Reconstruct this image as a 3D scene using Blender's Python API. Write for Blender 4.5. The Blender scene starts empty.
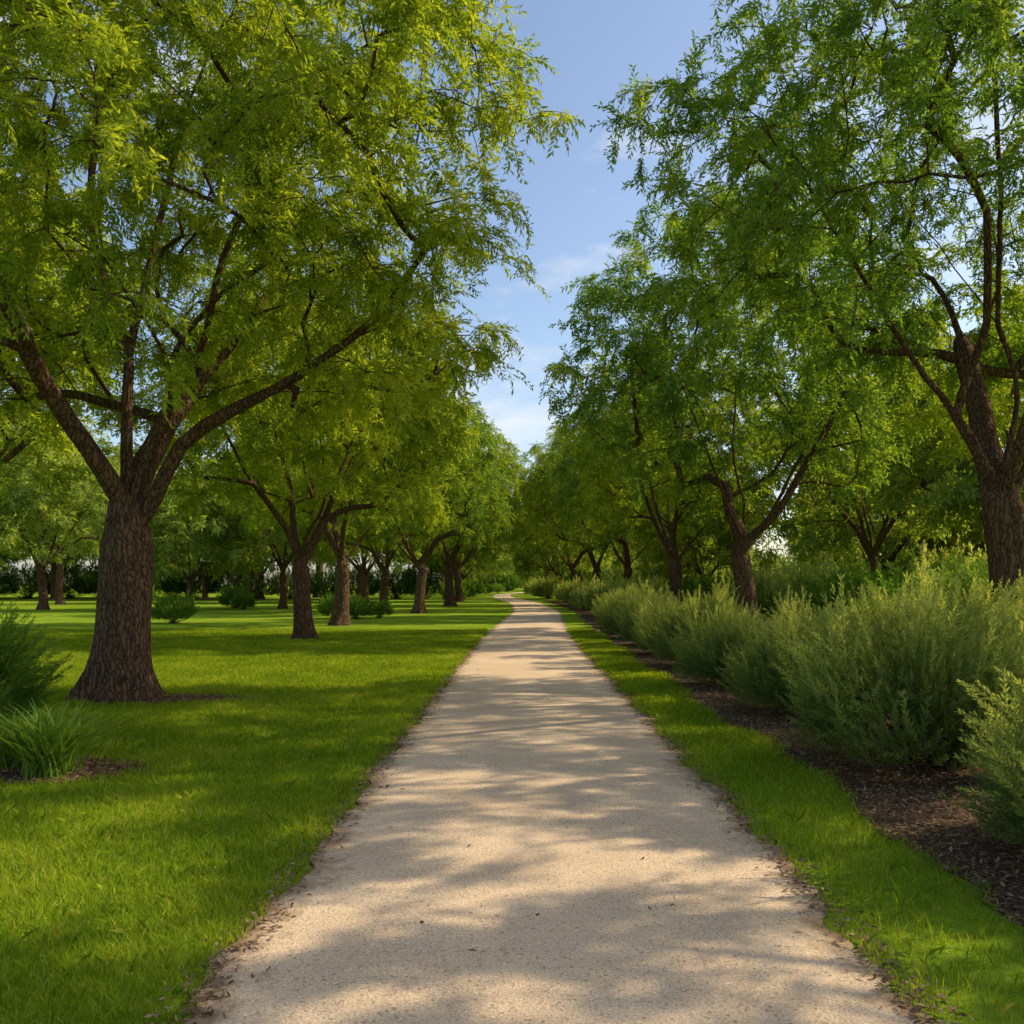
import bpy, math, time
import numpy as np
from mathutils import Vector
T0=time.time()
sc=bpy.context.scene
COL=sc.collection
SUN_EL=37.0; SUN_ROT=76.0

# ------------------------------------------------------------------ helpers
def norm(a): return a/np.maximum(np.linalg.norm(a,axis=-1,keepdims=True),1e-9)

def make_mesh(name, V, faces_n, F, mat, attrs=None, smooth=False):
    me=bpy.data.meshes.new(name)
    V=np.asarray(V,dtype=np.float32); nf=len(F)//faces_n
    me.vertices.add(len(V)); me.vertices.foreach_set('co',V.ravel())
    me.loops.add(nf*faces_n); me.loops.foreach_set('vertex_index',np.asarray(F,dtype=np.int32))
    me.polygons.add(nf); me.polygons.foreach_set('loop_start',np.arange(nf,dtype=np.int32)*faces_n)
    if attrs:
        for k,v in attrs.items():
            a=me.attributes.new(k,'FLOAT','FACE'); a.data.foreach_set('value',np.asarray(v,dtype=np.float32))
    me.polygons.foreach_set('use_smooth',np.full(nf,smooth,dtype=bool))
    me.update(calc_edges=True)
    me.materials.append(mat)
    return me

def obj(name, me, parent=None, loc=(0,0,0), rot=0, scale=1):
    o=bpy.data.objects.new(name,me); COL.objects.link(o)
    o.location=loc; o.rotation_euler=(0,0,rot)
    o.scale=(scale,)*3 if np.isscalar(scale) else scale
    if parent: o.parent=parent
    return o

def empty(name,loc=(0,0,0),rot=0,scale=1):
    return obj(name,None,None,loc,rot,scale)

# ------------------------------------------------------------------ materials
def newmat(name):
    m=bpy.data.materials.new(name); m.use_nodes=True
    nt=m.node_tree; nt.nodes.clear()
    out=nt.nodes.new('ShaderNodeOutputMaterial')
    return m,nt,out
def N(nt,t,**k):
    n=nt.nodes.new(t)
    for a,b in k.items(): setattr(n,a,b)
    return n
def ramp(nt,stops):
    r=nt.nodes.new('ShaderNodeValToRGB'); e=r.color_ramp.elements
    while len(e)<len(stops): e.new(0.5)
    for i,(p,c) in enumerate(stops):
        e[i].position=p; e[i].color=(*c,1)
    return r
def noise(nt,scale,detail=4,rough=.55,vec=None):
    n=N(nt,'ShaderNodeTexNoise'); n.inputs['Scale'].default_value=scale
    n.inputs['Detail'].default_value=detail; n.inputs['Roughness'].default_value=rough
    if vec: nt.links.new(vec,n.inputs['Vector'])
    return n

def leaf_mat(name, stops, trans_gain=(1.5,1.35,.7), tfac=.45):
    m,nt,out=newmat(name); L=nt.links.new
    at=N(nt,'ShaderNodeAttribute',attribute_name='tint')
    r=ramp(nt,stops); L(at.outputs['Fac'],r.inputs[0])
    p=N(nt,'ShaderNodeBsdfDiffuse'); L(r.outputs[0],p.inputs['Color'])
    t=N(nt,'ShaderNodeBsdfTranslucent')
    g=N(nt,'ShaderNodeMix',data_type='RGBA',blend_type='MULTIPLY'); g.inputs[0].default_value=1
    L(r.outputs[0],g.inputs[6]); g.inputs[7].default_value=(*trans_gain,1)
    L(g.outputs[2],t.inputs['Color'])
    mx=N(nt,'ShaderNodeMixShader'); mx.inputs[0].default_value=tfac
    L(p.outputs[0],mx.inputs[1]); L(t.outputs[0],mx.inputs[2]); L(mx.outputs[0],out.inputs[0])
    return m

M_leaf=leaf_mat('tree_leaf',[(0,(.095,.16,.022)),(.5,(.215,.295,.034)),(1,(.37,.42,.05))],(2.15,1.85,.6),.52)
M_leafR=leaf_mat('tree_leaf_cool',[(0,(.06,.13,.04)),(.5,(.13,.225,.05)),(1,(.26,.34,.058))],(2.4,2.0,.5),.52)
M_leafHazed=leaf_mat('far_tree_leaf_hazed',[(0,(.11,.17,.05)),(.5,(.20,.28,.065)),(1,(.34,.39,.08))],(2.1,1.8,.6),.5)  # distance haze put into the leaf colour: paler, bluer greens
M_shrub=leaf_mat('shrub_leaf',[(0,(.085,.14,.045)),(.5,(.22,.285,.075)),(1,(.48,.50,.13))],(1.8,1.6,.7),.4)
M_bush=leaf_mat('bush_leaf',[(0,(.05,.12,.02)),(.5,(.12,.22,.035)),(1,(.24,.34,.05))],(1.9,1.7,.6),.4)
M_grass=leaf_mat('grass_blade',[(0,(.10,.175,.013)),(.5,(.215,.315,.02)),(.9,(.35,.43,.035)),(1,(.46,.40,.11))],(2.0,1.65,.5),.42)

def bark_mat():
    m,nt,out=newmat('bark'); L=nt.links.new
    tc=N(nt,'ShaderNodeTexCoord'); mp=N(nt,'ShaderNodeMapping'); mp.inputs['Scale'].default_value=(1,1,.16)
    L(tc.outputs['Object'],mp.inputs['Vector'])
    n0=noise(nt,6,3,.5,tc.outputs['Object'])
    wv=N(nt,'ShaderNodeMix',data_type='RGBA',blend_type='LINEAR_LIGHT'); wv.inputs[0].default_value=.06
    L(mp.outputs[0],wv.inputs[6]); L(n0.outputs['Color'],wv.inputs[7])
    v=N(nt,'ShaderNodeTexVoronoi',feature='DISTANCE_TO_EDGE'); v.inputs['Scale'].default_value=17
    L(wv.outputs[2],v.inputs['Vector'])
    n1=noise(nt,30,5,.65,mp.outputs[0])
    ad=N(nt,'ShaderNodeMath',operation='MULTIPLY_ADD'); ad.inputs[1].default_value=2.2
    L(v.outputs['Distance'],ad.inputs[0]); L(n1.outputs['Fac'],ad.inputs[2])
    r=ramp(nt,[(.35,(.030,.017,.010)),(.6,(.09,.052,.032)),(1,(.20,.122,.074))]); L(ad.outputs[0],r.inputs[0])
    b=N(nt,'ShaderNodeBump'); b.inputs['Strength'].default_value=.9; b.inputs['Distance'].default_value=.05
    L(ad.outputs[0],b.inputs['Height'])
    p=N(nt,'ShaderNodeBsdfDiffuse')
    L(r.outputs[0],p.inputs['Color']); L(b.outputs[0],p.inputs['Normal']); L(p.outputs[0],out.inputs[0])
    return m
M_bark=bark_mat()

def simple_mat(name,stops,nscale,bump=.3,bdist=.02,attr=False):
    m,nt,out=newmat(name); L=nt.links.new
    r=ramp(nt,stops); p=N(nt,'ShaderNodeBsdfDiffuse')
    if attr:
        at=N(nt,'ShaderNodeAttribute',attribute_name='tint'); L(at.outputs['Fac'],r.inputs[0])
    else:
        geo=N(nt,'ShaderNodeNewGeometry')
        n1=noise(nt,nscale,6,.6,geo.outputs['Position']); L(n1.outputs['Fac'],r.inputs[0])
        b=N(nt,'ShaderNodeBump'); b.inputs['Strength'].default_value=bump; b.inputs['Distance'].default_value=bdist
        L(n1.outputs['Fac'],b.inputs['Height']); L(b.outputs[0],p.inputs['Normal'])
    L(r.outputs[0],p.inputs['Color']); L(p.outputs[0],out.inputs[0])
    return m
M_soil=simple_mat('mulch_soil',[(.3,(.05,.031,.018)),(.55,(.14,.088,.053)),(.8,(.25,.165,.10))],25,.8,.03)
M_chip=simple_mat('mulch_chip',[(0,(.07,.04,.023)),(.5,(.22,.135,.078)),(1,(.44,.31,.19))],40,attr=True)

def ground_mat():
    m,nt,out=newmat('lawn_ground'); L=nt.links.new
    geo=N(nt,'ShaderNodeNewGeometry')
    a=noise(nt,.35,3,.6,geo.outputs['Position']); b=noise(nt,9,5,.7,geo.outputs['Position'])
    mx=N(nt,'ShaderNodeMix',data_type='FLOAT'); mx.inputs[0].default_value=.5
    L(a.outputs['Fac'],mx.inputs[2]); L(b.outputs['Fac'],mx.inputs[3])
    r=ramp(nt,[(.3,(.095,.16,.013)),(.5,(.20,.285,.02)),(.68,(.30,.365,.03))]); L(mx.outputs[0],r.inputs[0])
    bp=N(nt,'ShaderNodeBump'); bp.inputs['Strength'].default_value=.6; bp.inputs['Distance'].default_value=.08
    L(b.outputs['Fac'],bp.inputs['Height'])
    p=N(nt,'ShaderNodeBsdfDiffuse')
    L(r.outputs[0],p.inputs['Color']); L(bp.outputs[0],p.inputs['Normal']); L(p.outputs[0],out.inputs[0])
    return m
M_ground=ground_mat()

def path_mat():
    m,nt,out=newmat('gravel'); L=nt.links.new
    geo=N(nt,'ShaderNodeNewGeometry'); pos=geo.outputs['Position']
    big=noise(nt,.8,4,.6,pos); fine=noise(nt,95,3,.7,pos)
    vo=N(nt,'ShaderNodeTexVoronoi'); vo.inputs['Scale'].default_value=75; L(pos,vo.inputs['Vector'])
    r=ramp(nt,[(.3,(.63,.455,.295)),(.7,(.77,.565,.375))]); L(big.outputs['Fac'],r.inputs[0])
    r2=ramp(nt,[(.3,(.55,.54,.53)),(.5,(.98,.98,.98)),(.72,(1.2,1.18,1.16))]); L(fine.outputs['Fac'],r2.inputs[0])
    sep=N(nt,'ShaderNodeSeparateColor'); L(vo.outputs['Color'],sep.inputs[0])
    r3=ramp(nt,[(0,(.5,.47,.45)),(.12,(.95,.95,.95)),(.88,(1,1,1)),(1,(1.25,1.23,1.2))]); L(sep.outputs[0],r3.inputs[0])
    m1=N(nt,'ShaderNodeMix',data_type='RGBA',blend_type='MULTIPLY'); m1.inputs[0].default_value=1
    L(r.outputs[0],m1.inputs[6]); L(r2.outputs[0],m1.inputs[7])
    m2=N(nt,'ShaderNodeMix',data_type='RGBA',blend_type='MULTIPLY'); m2.inputs[0].default_value=.8
    L(m1.outputs[2],m2.inputs[6]); L(r3.outputs[0],m2.inputs[7])
    at=N(nt,'ShaderNodeAttribute',attribute_name='edge')
    en=noise(nt,7,6,.7,pos)
    ea=N(nt,'ShaderNodeMath',operation='MULTIPLY_ADD'); ea.inputs[1].default_value=.55; L(en.outputs['Fac'],ea.inputs[0]); L(at.outputs['Fac'],ea.inputs[2])
    mr=N(nt,'ShaderNodeMapRange'); mr.inputs[1].default_value=1.12; mr.inputs[2].default_value=1.30
    L(ea.outputs[0],mr.inputs[0])
    m3=N(nt,'ShaderNodeMix',data_type='RGBA'); L(mr.outputs[0],m3.inputs[0]); L(m2.outputs[2],m3.inputs[6]); m3.inputs[7].default_value=(.30,.195,.11,1)
    bp=N(nt,'ShaderNodeBump'); bp.inputs['Strength'].default_value=.5; bp.inputs['Distance'].default_value=.006
    L(fine.outputs['Fac'],bp.inputs['Height'])
    bp2=N(nt,'ShaderNodeBump'); bp2.inputs['Strength'].default_value=.3; bp2.inputs['Distance'].default_value=.008
    L(vo.outputs['Distance'],bp2.inputs['Height']); L(bp.outputs[0],bp2.inputs['Normal'])
    p=N(nt,'ShaderNodeBsdfDiffuse')
    L(m3.outputs[2],p.inputs['Color']); L(bp2.outputs[0],p.inputs['Normal']); L(p.outputs[0],out.inputs[0])
    return m
M_path=path_mat()

# ------------------------------------------------------------------ tubes
class Tubes:
    def __init__(s): s.V=[];s.F=[];s.n=0
    def add(s,P,R,k,furrow=0,seed=0):
        P=np.asarray(P,float); R=np.asarray(R,float); n=len(P)
        if n<2: return
        T=norm(np.gradient(P,axis=0))
        u=np.cross(T[0],[0.3,1,0.1]); u/=np.linalg.norm(u)+1e-9
        U=np.zeros_like(P); 
        for i in range(n):
            u=u-T[i]*np.dot(u,T[i]); u/=np.linalg.norm(u)+1e-9; U[i]=u
        W=np.cross(T,U)
        a=np.arange(k)/k*2*math.pi
        rr=R[:,None]*np.ones(k)[None]
        if furrow:
            z=P[:,2][:,None]
            fl=np.clip(1-z/1.0,0,1)**2
            rr=rr*(1+furrow*(.35*np.sin(a*5+seed+z*.5)+.3*np.sin(a*3+z*.9+seed*2)+.35*np.sin(a*9+z*1.7)*.5)+fl*.26*np.sin(a*6+seed))
        V=P[:,None]+rr[...,None]*(np.cos(a)[None,:,None]*U[:,None]+np.sin(a)[None,:,None]*W[:,None])
        i=np.arange(n-1)[:,None]*k; j=np.arange(k)[None]; j2=(j+1)%k
        F=np.stack([i+j,i+j2,i+k+j2,i+k+j],-1).reshape(-1)+s.n
        s.V.append(V.reshape(-1,3)); s.F.append(F); s.n+=n*k
    def mesh(s,name,mat):
        return make_mesh(name,np.concatenate(s.V),4,np.concatenate(s.F),mat,smooth=True)

# ------------------------------------------------------------------ leaf sprays
def spray_templates(rng,nt,L,n,ll,lw,curve=.5,ang=.9):
    out=[]
    for _ in range(nt):
        t=(np.arange(n)+.5)/n; t=.05+.95*t
        c=np.stack([L*t,rng.normal(0,.01,n),-curve*L*t**2],1)
        tan=norm(np.stack([np.ones(n),np.zeros(n),-2*curve*t],1))
        side=np.where(np.arange(n)%2==0,1,-1)*1.0
        s=np.stack([np.zeros(n),side,rng.normal(0,.5,n)],1)
        aa=ang+rng.normal(0,.25,n); 
        d=norm(tan*np.cos(aa)[:,None]+s*np.sin(aa)[:,None]+np.array([0,0,-.25])+rng.normal(0,.15,(n,3)))
        w=norm(np.cross(d,rng.normal(0,1,(n,3))+np.array([0,0,1.2])))
        l=ll*rng.uniform(.7,1.25,n)[:,None]; ww=lw*rng.uniform(.8,1.2,n)[:,None]*.5
        v=np.stack([c,c+d*l*.45+w*ww,c+d*l,c+d*l*.45-w*ww],1)
        out.append(v)
    return out

def build_sprays(rng,tem,P,D,S,tint,up=(0,0,1)):
    D=norm(D); upv=np.array(up)+rng.normal(0,.45,D.shape)
    Y=norm(np.cross(upv,D)); Z=np.cross(D,Y)
    Rm=np.stack([D,Y,Z],-1)*S[:,None,None]
    idx=rng.integers(0,len(tem),len(P)); Vs=[];Ts=[]
    for k,t in enumerate(tem):
        m=idx==k
        if not m.any(): continue
        v=np.einsum('sij,lvj->slvi',Rm[m],t)+P[m][:,None,None]
        Vs.append(v.reshape(-1,3)); 
        tt=np.repeat(tint[m],t.shape[0]); Ts.append(tt+rng.normal(0,.07,len(tt)))
    return np.concatenate(Vs),np.concatenate(Ts)

def catmull(P,step=.35):
    P=np.asarray(P,float); Q=[P[0]]
    E=np.vstack([2*P[0]-P[1],P,2*P[-1]-P[-2]])
    for i in range(1,len(E)-2):
        n=max(2,int(np.linalg.norm(E[i+1]-E[i])/step))
        for j in range(1,n+1):
            t=j/n; a,b,c,d=E[i-1],E[i],E[i+1],E[i+2]
            Q.append(.5*((2*b)+(c-a)*t+(2*a-5*b+4*c-d)*t*t+(3*b-a-3*c+d)*t**3))
    return np.array(Q)

def tree_meshes(name,seed,trunk,limbs,center,radii,K,zlow,ntw,nsp,tem,trunk_r,leafmat,
                tip_r=.010,hollow=.55,sep=.8,furrow=.12,sides=22,twigs=True,hole_r=.4,tw_len=(.35,.85)):
    rng=np.random.default_rng(seed)
    pos=[];par=[];dr=[];istr=[];nch=[]
    def addpoly(P,parent,tr):
        pi=parent
        for p in P:
            d=np.array([0,0,1.]) if pi<0 else norm(p-pos[pi])
            if pi>=0: nch[pi]+=1
            pos.append(np.array(p)); par.append(pi); dr.append(d); istr.append(tr); nch.append(0); pi=len(pos)-1
        return pi
    TP=catmull(trunk,.18); fork=addpoly(TP,-1,True)
    for lb in limbs:
        base=np.array(lb[0],float)
        A=np.array(pos); 
        bi=int(np.argmin(np.linalg.norm(A-base,axis=1)))
        P=catmull([A[bi]]+[np.array(q,float) for q in lb[1:]],.35)[1:]
        P=P+np.cumsum(rng.normal(0,.022,P.shape),0)
        addpoly(P,bi,False)
    center=np.array(center,float); radii=np.array(radii,float)
    ph=rng.uniform(0,6.28,6); tg=[]; tries=0; axis=np.array([TP[-1][0],TP[-1][1]])
    while len(tg)<K and tries<60000:
        tries+=1
        u=norm(rng.normal(0,1,3)); r=rng.uniform(hole_r**3,1)**(1/3.)
        az=math.atan2(u[1],u[0]); el=math.asin(u[2])
        lob=1+.10*math.sin(3*az+ph[0]+2*el)+.08*math.sin(5*az+ph[1])*math.cos(4*el+ph[2])+.07*math.sin(7*az+ph[3]+5*el)
        p=center+u*r*radii*lob
        hf=math.hypot((p[0]-center[0])/radii[0],(p[1]-center[1])/radii[1])
        if p[2]<zlow+rng.uniform(0,.6): continue
        if hf<hollow and p[2]<center[2]-radii[2]*.12: continue
        if tg and np.min(np.linalg.norm((np.array(tg)-p)*[1,1,1.35],axis=1))<sep: continue
        tg.append(p)
    tg=np.array(tg); start=TP[-1]
    tg=tg[np.argsort(np.linalg.norm(tg-start,axis=1))]
    tips=[]
    for t in tg:
        A=np.array(pos);D=np.array(dr); tr=np.array(istr)
        dv=t-A; dist=np.linalg.norm(dv,axis=1); cs=np.sum(dv*D,1)/np.maximum(dist,1e-6)
        cost=dist*(1.65-.65*cs)+tr*2.0+.3*np.array(nch); cost[dist<.3]+=3
        bi=int(np.argmin(cost)); p0=A[bi]; d0=norm(D[bi]*.9+norm(t-p0)); L=dist[bi]
        outw=norm(np.array([t[0]-axis[0],t[1]-axis[1],0])+1e-6)
        d1=norm(norm(t-p0)*.7+outw*.6+np.array([0,0,-.1]))
        n=max(2,int(L/.38)); s=(np.arange(1,n+1)/n)[:,None]
        c1=p0+d0*L*.4; c2=t-d1*L*.35
        P=(1-s)**3*p0+3*(1-s)**2*s*c1+3*(1-s)*s*s*c2+s**3*t
        P=P+rng.normal(0,.035,P.shape)
        tips.append(addpoly(P,bi,False))
    n=len(pos); cnt=np.zeros(n)
    ch=[[] for _ in range(n)]
    for i,p in enumerate(par):
        if p>=0: ch[p].append(i)
    for i in range(n-1,-1,-1):
        if not ch[i]: cnt[i]=1
        if par[i]>=0: cnt[par[i]]+=cnt[i]
    pw=math.log(trunk_r/tip_r)/math.log(cnt[0]); rad=tip_r*cnt**pw
    Z=np.array(pos)[:,2]; TR=np.array(istr)
    rad=np.where(TR,rad*(1+.70*np.exp(-Z/.27)+.12*np.exp(-Z/1.2)),rad)
    tb=Tubes(); A=np.array(pos)
    stack=[(0,-1)]
    while stack:
        s,pp=stack.pop(); chain=[s]
        while ch[chain[-1]]:
            c=sorted(ch[chain[-1]],key=lambda q:-cnt[q])
            for q in c[1:]: stack.append((q,chain[-1]))
            chain.append(c[0])
        P=A[chain];R=rad[chain].copy()
        if pp>=0:
            P=np.vstack([A[pp],P]); R=np.concatenate([[min(R[0]*1.3,rad[pp])],R])
        R[-1]*=.4
        i0=2 if s else 14
        for _ in range(6):
            if len(R)>i0+2: R[i0-1:-1]=(R[i0-2:-2]+2*R[i0-1:-1]+R[i0:])/4
        k=sides if R[0]>.15 else (9 if R[0]>.06 else 5)
        if s==0:
            P=P.copy(); P[0,2]-=.15
        tb.add(P,R,k,furrow if R[0]>.15 else 0,seed)
    SP=[];SD=[];ST=[]
    for ti in tips:
        p=A[ti]; ct=rng.uniform(.1,.9)
        outw=norm(np.array([p[0]-axis[0],p[1]-axis[1],.0])+1e-6)
        for q in range(ntw):
            b=A[ti] if q<ntw-2 or par[ti]<0 else A[par[ti]]
            d=norm(outw*.6+rng.normal(0,.8,3)*[1,1,.6]+[0,0,.3]); L=rng.uniform(*tw_len)
            s=np.linspace(0,1,5)[:,None]
            P=b+d*L*s+np.array([0,0,-1.])*L*.4*s**2+rng.normal(0,.012,(5,3))
            if twigs: tb.add(P,[.008,.007,.006,.004,.002],3)
            tt=rng.uniform(.1,1,nsp); f=tt*4; i0=np.minimum(f.astype(int),3); fr=(f-i0)[:,None]
            SP.append(P[i0]*(1-fr)+P[i0+1]*fr)
            tan=norm(P[i0+1]-P[i0]); SD.append(tan+rng.normal(0,.6,(nsp,3))+[0,0,-.1])
            ST.append(np.clip(ct*.6+rng.uniform(0,.4,nsp),0,1))
    SP=np.concatenate(SP);SD=np.concatenate(SD);ST=np.concatenate(ST)
    V,T=build_sprays(rng,tem,SP,SD,rng.uniform(.7,1.2,len(SP)),ST)
    mw=tb.mesh(name+'_wood',M_bark)
    ml=make_mesh(name+'_leaves',V,4,np.arange(len(V)),leafmat,{'tint':T})
    print('TREE',name,len(tg),len(V)//4,round(time.time()-T0,1))
    return mw,ml

def place_tree(meshes,name='deciduous_tree',loc=(0,0,0),rot=0,scale=1,parent=None):
    e=empty(name,loc,rot,scale) if parent is None else parent
    if parent is None:
        obj('trunk_and_branches',meshes[0],e); obj('foliage',meshes[1],e)
    else:
        obj('trunk_and_branches',meshes[0],e,loc,rot,scale); obj('foliage',meshes[1],e,loc,rot,scale)
    return e

r0=np.random.default_rng(11)
tem_hi=spray_templates(r0,8,.34,20,.10,.028,.45,.8)
tem_mid=spray_templates(r0,6,.42,15,.14,.045,.45,.8)
tem_far=spray_templates(r0,5,.6,9,.30,.11,.4,.85)

# ---------- near left tree (local origin at base)
bx,by=-5.94,13.3
def rel(l,bx,by): return [(x-bx,y-by,z) for x,y,z in l]
trunk=rel([(-5.94,13.3,0),(-5.90,13.3,.7),(-5.86,13.3,1.5),(-5.83,13.3,2.3),(-5.85,13.3,2.85)],bx,by)
limbs=[rel(l,bx,by) for l in [
 [(-5.87,13.3,2.75),(-6.46,13.2,3.95),(-7.05,13.0,4.9),(-7.5,12.8,6.2),(-7.95,12.6,7.4),(-8.4,12.4,8.6)],
 [(-5.85,13.3,2.85),(-5.87,13.4,4.1),(-5.80,13.5,5.2),(-6.3,13.7,6.4),(-6.6,13.9,7.7),(-6.5,14,9)],
 [(-5.80,13.5,5.2),(-5.5,13.6,7.2),(-5.25,13.8,8.9),(-4.9,14,10.3)],
 [(-5.83,13.3,2.6),(-5.13,13.1,4.35),(-4.54,12.9,5.3),(-4.24,12.8,6.4),(-3.7,12.7,7.5),(-3.3,12.6,8.9)],
 [(-5.83,13.3,2.4),(-5.45,13.3,2.95),(-4.98,13.2,3.7),(-4.17,13.1,4.2),(-3.13,13.0,4.72),(-2.39,12.9,5.2),(-1.8,12.8,5.65),(-1.2,12.7,6.4)],
 [(-5.85,13.3,2.85),(-5.6,14.3,4.2),(-5.2,15.5,5.6),(-4.8,16.6,7.0)],
 [(-5.85,13.3,2.85),(-6.4,12.3,4.2),(-6.6,11.1,5.7),(-6.5,10.1,7.0)],
 [(-4.17,13.1,4.2),(-3.4,14.0,5.0),(-2.4,15.0,6.0)],
]]
t1=tree_meshes('near_tree',3,trunk,limbs,(-.05,0,8.0),(5.5,5.3,4.9),500,4.1,6,8,tem_hi,.36,M_leaf,hollow=.48,sep=.6)
place_tree(t1,loc=(bx,by,0))

# ---------- near right tree
bx,by=7.65,14.0
trunk=rel([(7.65,14,0),(7.66,14,1.0),(7.62,14,2.2),(7.4,14,3.2)],bx,by)
limbs=[rel(l,bx,by) for l in [
 [(7.4,14,3.2),(6.74,13.9,4.3),(5.88,13.7,5.25),(5.1,13.5,6.3),(4.33,13.3,7.2),(3.4,13.1,8.4)],
 [(7.45,14,3.1),(7.67,14.1,4.6),(7.44,14.2,5.8),(6.58,14.3,7.1),(5.9,14.4,8.0),(5.2,14.5,9.4)],
 [(7.44,14.2,5.8),(7.4,14.0,7.7),(7.2,13.8,9.7)],
 [(6.74,13.9,4.3),(6.98,13.6,5.7),(6.85,13.3,7.2)],
 [(7.5,14,2.9),(8.5,14.1,4.6),(9.5,14.2,6.5),(10.3,14.3,8.4)],
 [(7.5,14,3.0),(7.8,15.2,4.6),(8.0,16.4,6.5),(7.6,17.2,8.0)],
 [(7.5,14,3.0),(7.5,12.9,4.8),(7.1,11.8,6.5),(6.8,10.9,8.0)],
]]
t2=tree_meshes('near_tree_b',8,trunk,limbs,(.0,-.3,8.5),(5.3,4.6,3.9),290,5.2,6,8,tem_hi,.33,M_leafR,hollow=.55,sep=.72)
place_tree(t2,loc=(bx,by,0))

def auto_limbs(seed,fz,n,R,H,lean=0):
    rg=np.random.default_rng(seed); out=[]; a0=rg.uniform(0,6.28)
    for i in range(n):
        a=a0+i*6.283/n+rg.normal(0,.25); s=rg.uniform(.45,.8)*R; h=rg.uniform(.65,.95)*H
        c,q=math.cos(a),math.sin(a)
        out.append([(0,0,fz),(c*s*.25,q*s*.25,fz+(h-fz)*.22),(c*s*.55+rg.normal(0,.15),q*s*.55,fz+(h-fz)*.5),(c*s,q*s,h)])
    return out
def generic(name,seed,fz,R,cz,rz,K,zlow,ntw,nsp,tem,tr,mat,**kw):
    rg=np.random.default_rng(seed)
    tk=[(0,0,0),(rg.normal(0,.06),rg.normal(0,.06),fz*.4),(rg.normal(0,.12),rg.normal(0,.1),fz)]
    return tree_meshes(name,seed,tk,auto_limbs(seed,fz,5,R,cz+rz*.5),(0,0,cz),(R,R,rz),K,zlow,ntw,nsp,tem,tr,mat,**kw)
mA=generic('mid_a',21,2.6,4.9,8.3,5.0,290,3.9,6,6,tem_mid,.28,M_leafR,sep=.73,sides=16)
mB=generic('mid_b',22,2.4,4.8,7.3,4.2,260,3.6,6,6,tem_mid,.26,M_leaf,sep=.73,sides=16)
mC=generic('mid_c',25,2.8,4.4,7.6,3.2,60,4.8,7,8,tem_mid,.22,M_leaf,sep=1.35,sides=12,tw_len=(.25,.6))
kw=dict(sep=.9,sides=10,twigs=False,tip_r=.02,tw_len=(.5,1.1))
fA=generic('far_a',31,2.4,4.8,6.8,4.3,120,2.9,5,6,tem_far,.26,M_leafHazed,**kw)
fB=generic('far_b',32,2.8,4.5,7.6,4.8,120,3.2,5,6,tem_far,.24,M_leafHazed,**kw)
fC=generic('far_c',33,1.9,4.2,5.6,3.8,110,2.2,5,6,tem_far,.2,M_leafHazed,**kw)

# left row
place_tree(mB,loc=(-6.7,27.8,0),rot=.4,scale=1.0)
place_tree(mB,loc=(-7.7,38,0),rot=2.0,scale=1.08)
place_tree(mB,loc=(-9.3,60,0),rot=3.4,scale=1.05)
place_tree(mA,loc=(-6.2,54,0),rot=4.4,scale=1.02)
place_tree(mB,loc=(-5.7,72,0),rot=5.4,scale=1.3)
place_tree(mA,loc=(-6.4,92,0),rot=1.0,scale=1.25)
place_tree(mB,loc=(-15,21,0),rot=1.0,scale=1.15)
# right row
place_tree(mA,loc=(7.45,29.8,0),rot=.0,scale=1.1)
place_tree(mB,loc=(7.9,47,0),rot=1.5,scale=1.2)
place_tree(mA,loc=(7.2,62,0),rot=2.6,scale=1.05)
place_tree(mB,loc=(6.2,76,0),rot=3.6,scale=1.3)
place_tree(mA,loc=(5.2,94,0),rot=4.6,scale=1.2)
# lighter trees in the second line on the right
place_tree(mC,loc=(11.6,6.0,0),rot=2.5,scale=.95)
place_tree(mC,loc=(13.8,21.8,0),rot=0.5,scale=.9)
place_tree(mC,loc=(10.5,-1.5,0),rot=4.0,scale=.95)

# lawn trees (left field)
rg=np.random.default_rng(5)
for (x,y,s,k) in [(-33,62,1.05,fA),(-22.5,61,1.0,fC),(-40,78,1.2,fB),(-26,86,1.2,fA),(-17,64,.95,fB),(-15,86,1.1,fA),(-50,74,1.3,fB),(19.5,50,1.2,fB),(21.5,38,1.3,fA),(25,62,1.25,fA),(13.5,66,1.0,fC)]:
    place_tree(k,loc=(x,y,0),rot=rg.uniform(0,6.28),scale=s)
# distant tree mass
dm=empty('distant_trees')
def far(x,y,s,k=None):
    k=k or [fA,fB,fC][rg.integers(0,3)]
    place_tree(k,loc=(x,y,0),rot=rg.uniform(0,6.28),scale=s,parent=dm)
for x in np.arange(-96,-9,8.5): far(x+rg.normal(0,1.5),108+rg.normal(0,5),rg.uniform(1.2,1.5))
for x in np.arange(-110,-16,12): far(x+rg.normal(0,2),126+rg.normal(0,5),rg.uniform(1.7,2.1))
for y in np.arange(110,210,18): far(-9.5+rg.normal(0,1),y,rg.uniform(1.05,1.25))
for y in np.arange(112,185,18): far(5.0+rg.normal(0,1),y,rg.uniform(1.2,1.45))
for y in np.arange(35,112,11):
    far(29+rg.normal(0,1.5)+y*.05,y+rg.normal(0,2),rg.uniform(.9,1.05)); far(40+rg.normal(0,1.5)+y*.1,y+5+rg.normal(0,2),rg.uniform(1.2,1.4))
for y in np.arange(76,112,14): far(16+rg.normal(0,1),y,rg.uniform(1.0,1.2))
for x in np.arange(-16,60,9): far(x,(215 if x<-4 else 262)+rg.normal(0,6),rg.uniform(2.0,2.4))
print('trees',time.time()-T0)

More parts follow.
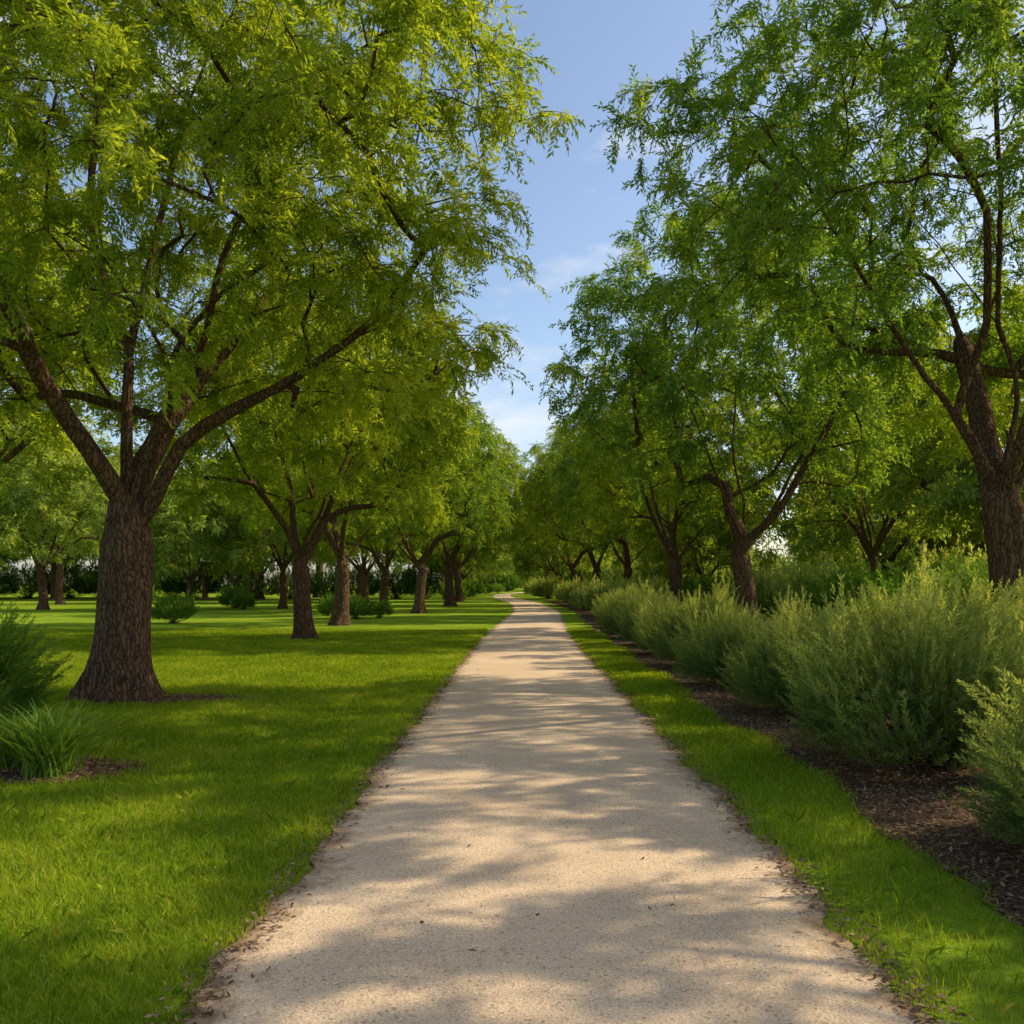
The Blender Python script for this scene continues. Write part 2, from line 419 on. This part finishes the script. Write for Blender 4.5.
# ------------------------------------------------------------------ path centre line
ky=np.array([-40,0,25,40,56,80,105,127,160,190,215,250,306,340,380]); kx=np.array([.14,.14,.14,.4,.95,.5,-1.2,-2.9,-3.4,-1.2,2.0,8.0,17,24,32])
gy=np.arange(-40,380.1,.25); gx=np.interp(gy,ky,kx); ker=np.hanning(81); ker/=ker.sum()
gx=np.convolve(np.pad(gx,40,mode='edge'),ker,'valid')
def xc(y): return np.interp(y,gy,gx)
HW=1.46
def edge_j(y,s): return .035*np.sin(y*3.1+s)+.03*np.sin(y*7.7+s*2)+.03*np.sin(y*1.3+s*3)+.018*np.sin(y*17+s)

g=4000
me=make_mesh('ground',[(-g,-g,0),(g,-g,0),(g,g,0),(-g,g,0)],4,[0,1,2,3],M_ground); obj('lawn',me)
ys=np.concatenate([np.arange(-20,30,.06),np.arange(30,380,.5)])
fr=np.array([-1,-.93,-.8,-.4,0,.4,.8,.93,1])
rows=[]
L_=HW+edge_j(ys,1); R_=HW+edge_j(ys,4)
for f in fr:
    x=xc(ys)+(f*L_ if f<0 else f*R_); z=np.full_like(ys,.012+.02*(1-f*f))
    rows.append(np.stack([x,ys,z],1))
V=np.stack(rows,1); n=len(ys);k=len(fr)
i=np.arange(n-1)[:,None]*k; j=np.arange(k-1)[None]
F=np.stack([i+j,i+j+1,i+k+j+1,i+k+j],-1).reshape(-1)
me=make_mesh('gravel_path',V.reshape(-1,3),4,F,M_path,smooth=True)
a=me.attributes.new('edge','FLOAT','POINT'); a.data.foreach_set('value',np.tile(np.abs(fr),n).astype(np.float32))
obj('gravel_path',me)

def sheet(name,x0f,x1f,y0,y1,z):
    ys=np.arange(y0,y1,.12); V=np.stack([np.stack([x0f(ys),ys,np.full_like(ys,z)],1),np.stack([x1f(ys),ys,np.full_like(ys,z)],1)],1).reshape(-1,3)
    i=np.arange(len(ys)-1)*2; F=np.stack([i,i+1,i+3,i+2],-1).reshape(-1)
    return obj(name,make_mesh(name,V,4,F,M_soil))
mul_l=lambda y: 2.58+xc(y)-.14+.10*np.sin(y*.9)+.06*np.sin(y*2.7)+.03*np.sin(y*9)
mul_r=lambda y: 6.9+xc(y)+.3*np.sin(y*.8)
sheet('mulch_bed',mul_l,mul_r,-6,95,.006)
def disc(name,cx,cy,rx,ry,z,seed):
    a=np.linspace(0,2*math.pi,64,endpoint=False); rr=1+.1*np.sin(3*a+seed)+.08*np.sin(7*a)+.05*np.sin(13*a+seed)
    V=np.stack([cx+rx*rr*np.cos(a),cy+ry*rr*np.sin(a),np.full(64,z)],1)
    V=np.vstack([V,[[cx,cy,z+.01]]]); F=np.stack([np.arange(64),(np.arange(64)+1)%64,np.full(64,64)],-1).reshape(-1)
    return obj(name,make_mesh(name,V,3,F,M_soil))
disc('mulch_patch',-5.35,13.3,1.45,.6,.005,1)
disc('mulch_patch',-4.9,8.2,1.55,.7,.005,2)
discs=[(-5.35,13.3,1.4,.55),(-4.9,8.2,1.5,.65)]

rg=np.random.default_rng(77)
def chips(name,X,Y,sz,z0=.012):
    n=len(X); d=norm(np.stack([rg.normal(0,1,n),rg.normal(0,1,n),rg.normal(0,.25,n)],1))
    w=norm(np.cross(d,np.array([0,0,1.])+rg.normal(0,.4,(n,3)))); l=(sz*rg.uniform(.5,1.6,n))[:,None]; ww=l*rg.uniform(.12,.5,n)[:,None]
    c=np.stack([X,Y,z0+rg.uniform(0,.018,n)],1)
    V=np.stack([c-d*l*.5,c+w*ww*.5,c+d*l*.5,c-w*ww*.5],1).reshape(-1,3)
    obj(name,make_mesh(name,V,4,np.arange(4*n),M_chip,{'tint':rg.beta(2,2.5,n)}))
n=50000; Y=2.5+20*rg.uniform(0,1,n)**1.7; X=mul_l(Y)+rg.uniform(-.06,1.9,n)
ex=9000; Y2=2.8+22*rg.uniform(0,1,ex)**1.5; sd=np.where(rg.uniform(size=ex)<.5,-1,1); X2=xc(Y2)+sd*(HW+rg.normal(.0,.07,ex))
Y3=[];X3=[]
for cx,cy,rx,ry in discs:
    a=rg.uniform(0,6.28,5000); r=np.sqrt(rg.uniform(0,1,5000)); X3.append(cx+rx*r*np.cos(a)*1.03); Y3.append(cy+ry*r*np.sin(a)*1.03)
# a few stray leaves on the gravel itself
X4=rg.uniform(-1.3,1.55,160); Y4=rg.uniform(3,18,160)
X=np.concatenate([X,X2,X4]+X3);Y=np.concatenate([Y,Y2,Y4]+Y3)
chips('leaf_litter',X,Y,.035,.02)

# ------------------------------------------------------------------ grass
def blades(name,n,y0,y1,xf,hscale=1.0,p=.75):
    u=rg.uniform(0,1,n); q=1-p+1; Y=(y0**q+u*(y1**q-y0**q))**(1/q)
    X=xf(Y,n); keep=np.ones(n,bool)
    dx=X-xc(Y); inpath=np.abs(dx)<HW-.03+np.where(dx<0,edge_j(Y,1),edge_j(Y,4))+rg.normal(0,.025,n)
    keep&=~inpath
    keep&=~((X>mul_l(Y)+rg.normal(0,.04,n))&(X<mul_r(Y)))
    for cx,cy,rx,ry in discs: keep&=~((((X-cx)/rx)**2+((Y-cy)/ry)**2)<rg.uniform(.75,1.05,n))
    X=X[keep];Y=Y[keep];n=len(X)
    cl=.5+.5*np.sin(X*2.3+1.7*np.sin(Y*1.1))*np.sin(Y*1.9+1.3*np.sin(X*1.7))
    cl2=.5+.5*np.sin(X*9+2*np.sin(Y*7))*np.sin(Y*11+2*np.sin(X*8))
    h=hscale*(.035+.022*cl+.026*cl2)*rg.uniform(.6,1.45,n)
    dc=np.abs(X-xc(Y))-HW; h*=np.where(dc<.12,.75,1)
    w=.0042*np.maximum(1,(Y/4))**.75*rg.uniform(.7,1.3,n)
    a=rg.uniform(0,6.28,n); side=np.stack([np.cos(a),np.sin(a),0*a],1)*w[:,None]*.5
    lean=rg.normal(0,.5,(n,2))*h[:,None]
    b=np.stack([X,Y,np.zeros(n)],1)
    m=b+np.concatenate([lean*.35,(h*.6)[:,None]],1); tp=b+np.concatenate([lean*1.1,h[:,None]],1)
    V=np.stack([b-side,b+side,m+side*.75,tp,m-side*.75],1).reshape(-1,3)
    tint=np.clip(.2+.35*cl+rg.normal(.12,.18,n),0,1)
    tint=np.where(rg.uniform(size=n)<.035,1.0,tint)
    obj(name,make_mesh(name,V,5,np.arange(5*n),M_grass,{'tint':tint})); print('grass',n)
blades('grass',380000,2.9,34,lambda Y,n: -1.3-rg.uniform(0,1,n)**1.0*(np.maximum(.62*Y-.9,.4)+.3))
blades('grass',66000,2.9,34,lambda Y,n: rg.uniform(1.45,2.85,n),1.1)

# ------------------------------------------------------------------ shrubs
def shoot_tem(rng,nt,L,n,ll,lw,ang):
    out=[]
    for _ in range(nt):
        t=.1+.9*(np.arange(n)+.5)/n; bend=rng.uniform(-.25,.25)
        c=np.stack([L*t,bend*L*t**2*.5,rng.normal(0,.003,n)],1)
        phi=np.arange(n)*2.4; rad=np.stack([np.zeros(n),np.cos(phi),np.sin(phi)],1)
        aa=ang*(1-.4*t)+rng.normal(0,.15,n)
        d=norm(np.array([1,0,0])*np.cos(aa)[:,None]+rad*np.sin(aa)[:,None])
        w=norm(np.cross(d,rng.normal(0,1,(n,3)))); l=(ll*rng.uniform(.7,1.2,n)*(1-.35*t))[:,None]
        v=np.stack([c,c+d*l*.45+w*lw*.5,c+d*l,c+d*l*.45-w*lw*.5],1)
        s=np.array([[[0,-.002,0],[0,.002,0],[L,bend*L*.5+.001,0],[L,bend*L*.5-.001,0]]])
        out.append(np.concatenate([v,s]))
    return out
sh_t=shoot_tem(r0,7,.27,32,.052,.011,.85)
sh_f=shoot_tem(r0,5,.45,12,.17,.05,.8)
def shrub_mesh(name,seed,R,H,n,tem,mat,upb=1.1,s0=(.7,1.25),amp=1.0,tall=0):
    rng=np.random.default_rng(seed); ph=rng.uniform(0,6.28,5)
    u=norm(rng.normal(0,1,(n,3))); u[:,2]=np.abs(u[:,2])
    az=np.arctan2(u[:,1],u[:,0])
    lob=1+amp*(.12*np.sin(3*az+ph[0]+3*u[:,2])+.10*np.sin(6*az+ph[1]+4*u[:,2])+.09*np.sin(9*u[:,2]+4*az+ph[2]))
    r=rng.uniform(.42,.9,n)**.7*lob
    P=u*r[:,None]*[R,R,H-.2]; P[:,2]+=.12
    f=np.clip(P[:,2]/(.45*H),0,1); P[:,:2]*=(.66+.34*f**.7)[:,None]
    D=u*[1,1,.5]+[0,0,upb]+rng.normal(0,.33,(n,3))
    tint=np.clip(.05+.65*np.clip(r,0,1)*P[:,2]/H+rng.uniform(-.1,.3,n),0,1)  # sunlit tips painted into the tint: yellower outward and upward, darker inside
    sc_=rng.uniform(*s0,n)
    if tall: 
        m=rng.uniform(size=n)<tall; D[m]=[0,0,1]+rng.normal(0,.15,(m.sum(),3))+u[m]*.55; sc_[m]*=1.45; tint[m]+=.2
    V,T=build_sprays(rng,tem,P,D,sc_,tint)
    tb=Tubes()
    for q in range(60):
        i=rng.integers(0,n); e=P[i]; b=np.array([rng.normal(0,.12),rng.normal(0,.12),0]); s=np.linspace(0,1,6)[:,None]
        m=np.array([b[0]*.7+e[0]*.3,b[1]*.7+e[1]*.3,e[2]*.6]); Q=(1-s)**2*b+2*s*(1-s)*m+s*s*e
        tb.add(Q,np.linspace(.012,.004,6),4)
    return tb.mesh(name+'_stems',M_bark), make_mesh(name+'_leaves',V,4,np.arange(len(V)),mat,{'tint':T})
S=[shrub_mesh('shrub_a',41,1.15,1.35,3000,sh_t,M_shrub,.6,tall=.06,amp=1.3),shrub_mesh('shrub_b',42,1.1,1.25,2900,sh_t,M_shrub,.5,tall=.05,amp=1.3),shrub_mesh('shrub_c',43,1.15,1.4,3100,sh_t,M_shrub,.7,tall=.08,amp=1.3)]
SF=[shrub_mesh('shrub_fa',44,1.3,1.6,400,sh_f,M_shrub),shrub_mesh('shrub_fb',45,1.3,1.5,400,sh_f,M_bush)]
def place_shrub(m,name,x,y,s=1,parent=None):
    if parent is None:
        e=empty(name,(x,y,0),rg.uniform(0,6.28),s); obj('stems',m[0],e); obj('leaves',m[1],e)
    else:
        rr=rg.uniform(0,6.28); obj('stems',m[0],parent,(x,y,0),rr,s); obj('leaves',m[1],parent,(x,y,0),rr,s)
seq=[(3.75,5.4,.95,1),(3.75,8.4,1.12,2),(3.8,11.8,.98,0),(3.6,15.0,.9,1),(3.8,18.4,1.05,2),(3.6,21.8,.88,0),(3.8,25.2,1.0,1),(3.7,28.6,1.0,0),(3.9,32,.95,2),(4.0,35.5,1.0,1),(4.5,39,1.05,0)]
for x,y,s,k in seq: place_shrub(S[k],'shrub',x,y,s)
for x,y,s,k in [(6.3,10.2,1.15,0),(6.6,13.6,1.25,1),(6.4,7.2,1.0,2),(8.6,12.5,1.2,0),(3.9,2.7,.75,0),(8.0,18.0,1.0,2)]: place_shrub(S[k],'shrub',x,y,s)
und=empty('understory_shrubs')
for y in np.arange(22,100,4.5):
    for x in (9.6,13): place_shrub(SF[rg.integers(0,2)],'',x+rg.normal(0,.6)+y*.05,y+rg.normal(0,.8),rg.uniform(.9,1.5),und)
for y in np.arange(20,100,5): place_shrub(SF[rg.integers(0,2)],'',21+rg.normal(0,1.0)+y*.08,y+rg.normal(0,.8),rg.uniform(1.5,2.4),und)
for x in np.arange(9,70,5): place_shrub(SF[rg.integers(0,2)],'',x,118+rg.normal(0,2),rg.uniform(3,4),und)
for y in np.arange(42,105,3.5): place_shrub(SF[0],'',4.9+rg.normal(0,.3),y,rg.uniform(.9,1.2),und)
for x in np.arange(-100,-9,4): place_shrub(SF[rg.integers(0,2)],'',x,110+rg.normal(0,2.5),rg.uniform(2.0,3.2),und)
for y in np.arange(100,200,9):
    place_shrub(SF[1],'',-5.8+xc(y)+rg.normal(0,.5),y,rg.uniform(1.1,1.6),und); place_shrub(SF[0],'',5.5+xc(y)+rg.normal(0,.5),y,rg.uniform(1.1,1.6),und)
for x in np.arange(-16,-3,4): place_shrub(SF[1],'',x,232,3.5,und)
for x in np.arange(-8,50,6): place_shrub(SF[1],'',x+4,290,5,und)
for x,y,s in [(-21,66,1.0),(-19.5,63,.7),(-9.5,46,.75),(-8.3,45,.7),(-7.4,46.5,.6),(-15.5,40,.8),(-12,58,.8),(-30,70,1.2)]: place_shrub(SF[1],'bush',x,y,s)

bm=shrub_mesh('bush_m',51,1.0,1.45,2400,sh_t,M_bush,.5,amp=1.4)
place_shrub(bm,'bush',-6.3,9.9,1.0)
place_shrub(bm,'bush',-5.75,8.9,.62)

def strap(name,seed,n,L,w,mat):
    rng=np.random.default_rng(seed); V=[];K=7
    a=rng.uniform(0,6.28,n); el=rng.uniform(.9,1.54,n); l=L*rng.uniform(.6,1.15,n)
    s=np.linspace(0,1,K)
    b=np.stack([rng.normal(0,.09,n),rng.normal(0,.09,n),np.zeros(n)],1)
    h=np.stack([np.cos(a),np.sin(a)],1)
    r=(l*np.cos(el))[:,None]*s+ (l*.3)[:,None]*s**2; z=(l*np.sin(el))[:,None]*s-(l*.3)[:,None]*s**2.4
    C=np.concatenate([h[:,None]*r[...,None],z[...,None]],-1)+b[:,None]
    sd=np.stack([-h[:,1],h[:,0],0*a],1)
    ww=w*np.array([.8,1,1,.95,.8,.5,.05])*.5
    Lf=C-sd[:,None]*ww[None,:,None]; Rt=C+sd[:,None]*ww[None,:,None]; 
    V=np.stack([Lf,Rt],2).reshape(-1,3)
    base=(np.arange(n)*K*2)[:,None]; i=base+np.arange(K-1)[None]*2
    F=np.stack([i,i+1,i+3,i+2],-1).reshape(-1)
    return make_mesh(name,V,4,F,mat,{'tint':np.repeat(rng.uniform(.3,1,n),K-1)},smooth=True)
sm=strap('strap',61,330,.85,.022,M_bush)
obj('strap_leaf_plant',sm,None,(-4.2,8.0,0),0,1.0)
obj('strap_leaf_plant',sm,None,(-4.75,8.35,0),2,.85)

# ------------------------------------------------------------------ sky / sun / camera
w=bpy.data.worlds.new('World'); sc.world=w; w.use_nodes=True; nt=w.node_tree; nt.nodes.clear()
out=nt.nodes.new('ShaderNodeOutputWorld'); bg=nt.nodes.new('ShaderNodeBackground'); sky=nt.nodes.new('ShaderNodeTexSky')
sky.sky_type='NISHITA'; sky.sun_disc=False; sky.sun_elevation=math.radians(SUN_EL); sky.sun_rotation=math.radians(SUN_ROT)
sky.air_density=1.0; sky.dust_density=1.5; sky.ozone_density=1.0
tc=nt.nodes.new('ShaderNodeTexCoord'); mp=nt.nodes.new('ShaderNodeMapping'); mp.inputs['Scale'].default_value=(1,1,2.6); mp.inputs['Location'].default_value=(.35,.1,.2)
nt.links.new(tc.outputs['Generated'],mp.inputs[0])
nz=noise(nt,4.0,6,.62,mp.outputs[0]); rp=ramp(nt,[(.53,(0,0,0)),(.80,(1,1,1))]); nt.links.new(nz.outputs['Fac'],rp.inputs[0])
mx=N(nt,'ShaderNodeMix',data_type='RGBA'); nt.links.new(rp.outputs[0],mx.inputs[0]); nt.links.new(sky.outputs[0],mx.inputs[6]); mx.inputs[7].default_value=(5,5,5,1)
nt.links.new(mx.outputs[2],bg.inputs[0]); bg.inputs[1].default_value=.20; nt.links.new(bg.outputs[0],out.inputs[0])

sl=bpy.data.lights.new('sun','SUN'); sl.energy=5.0; sl.angle=math.radians(.5); sl.color=(1,.89,.65)
so=bpy.data.objects.new('sun',sl); COL.objects.link(so)
e,r=math.radians(SUN_EL),math.radians(SUN_ROT)
sd=Vector((math.sin(r)*math.cos(e),math.cos(r)*math.cos(e),math.sin(e)))
so.rotation_euler=sd.to_track_quat('Z','Y').to_euler()

cam=bpy.data.cameras.new('camera'); co=bpy.data.objects.new('camera',cam); COL.objects.link(co)
co.location=(0,0,1.7); co.rotation_euler=(math.radians(90),0,0)
cam.sensor_width=36; cam.lens=36*900/1024; cam.shift_y=73/1024; cam.shift_x=-10/1024; cam.clip_end=6000; cam.clip_start=.05
sc.camera=co
sc.view_settings.view_transform='Standard'; sc.view_settings.look='None'; sc.view_settings.exposure=0
print('total',time.time()-T0)
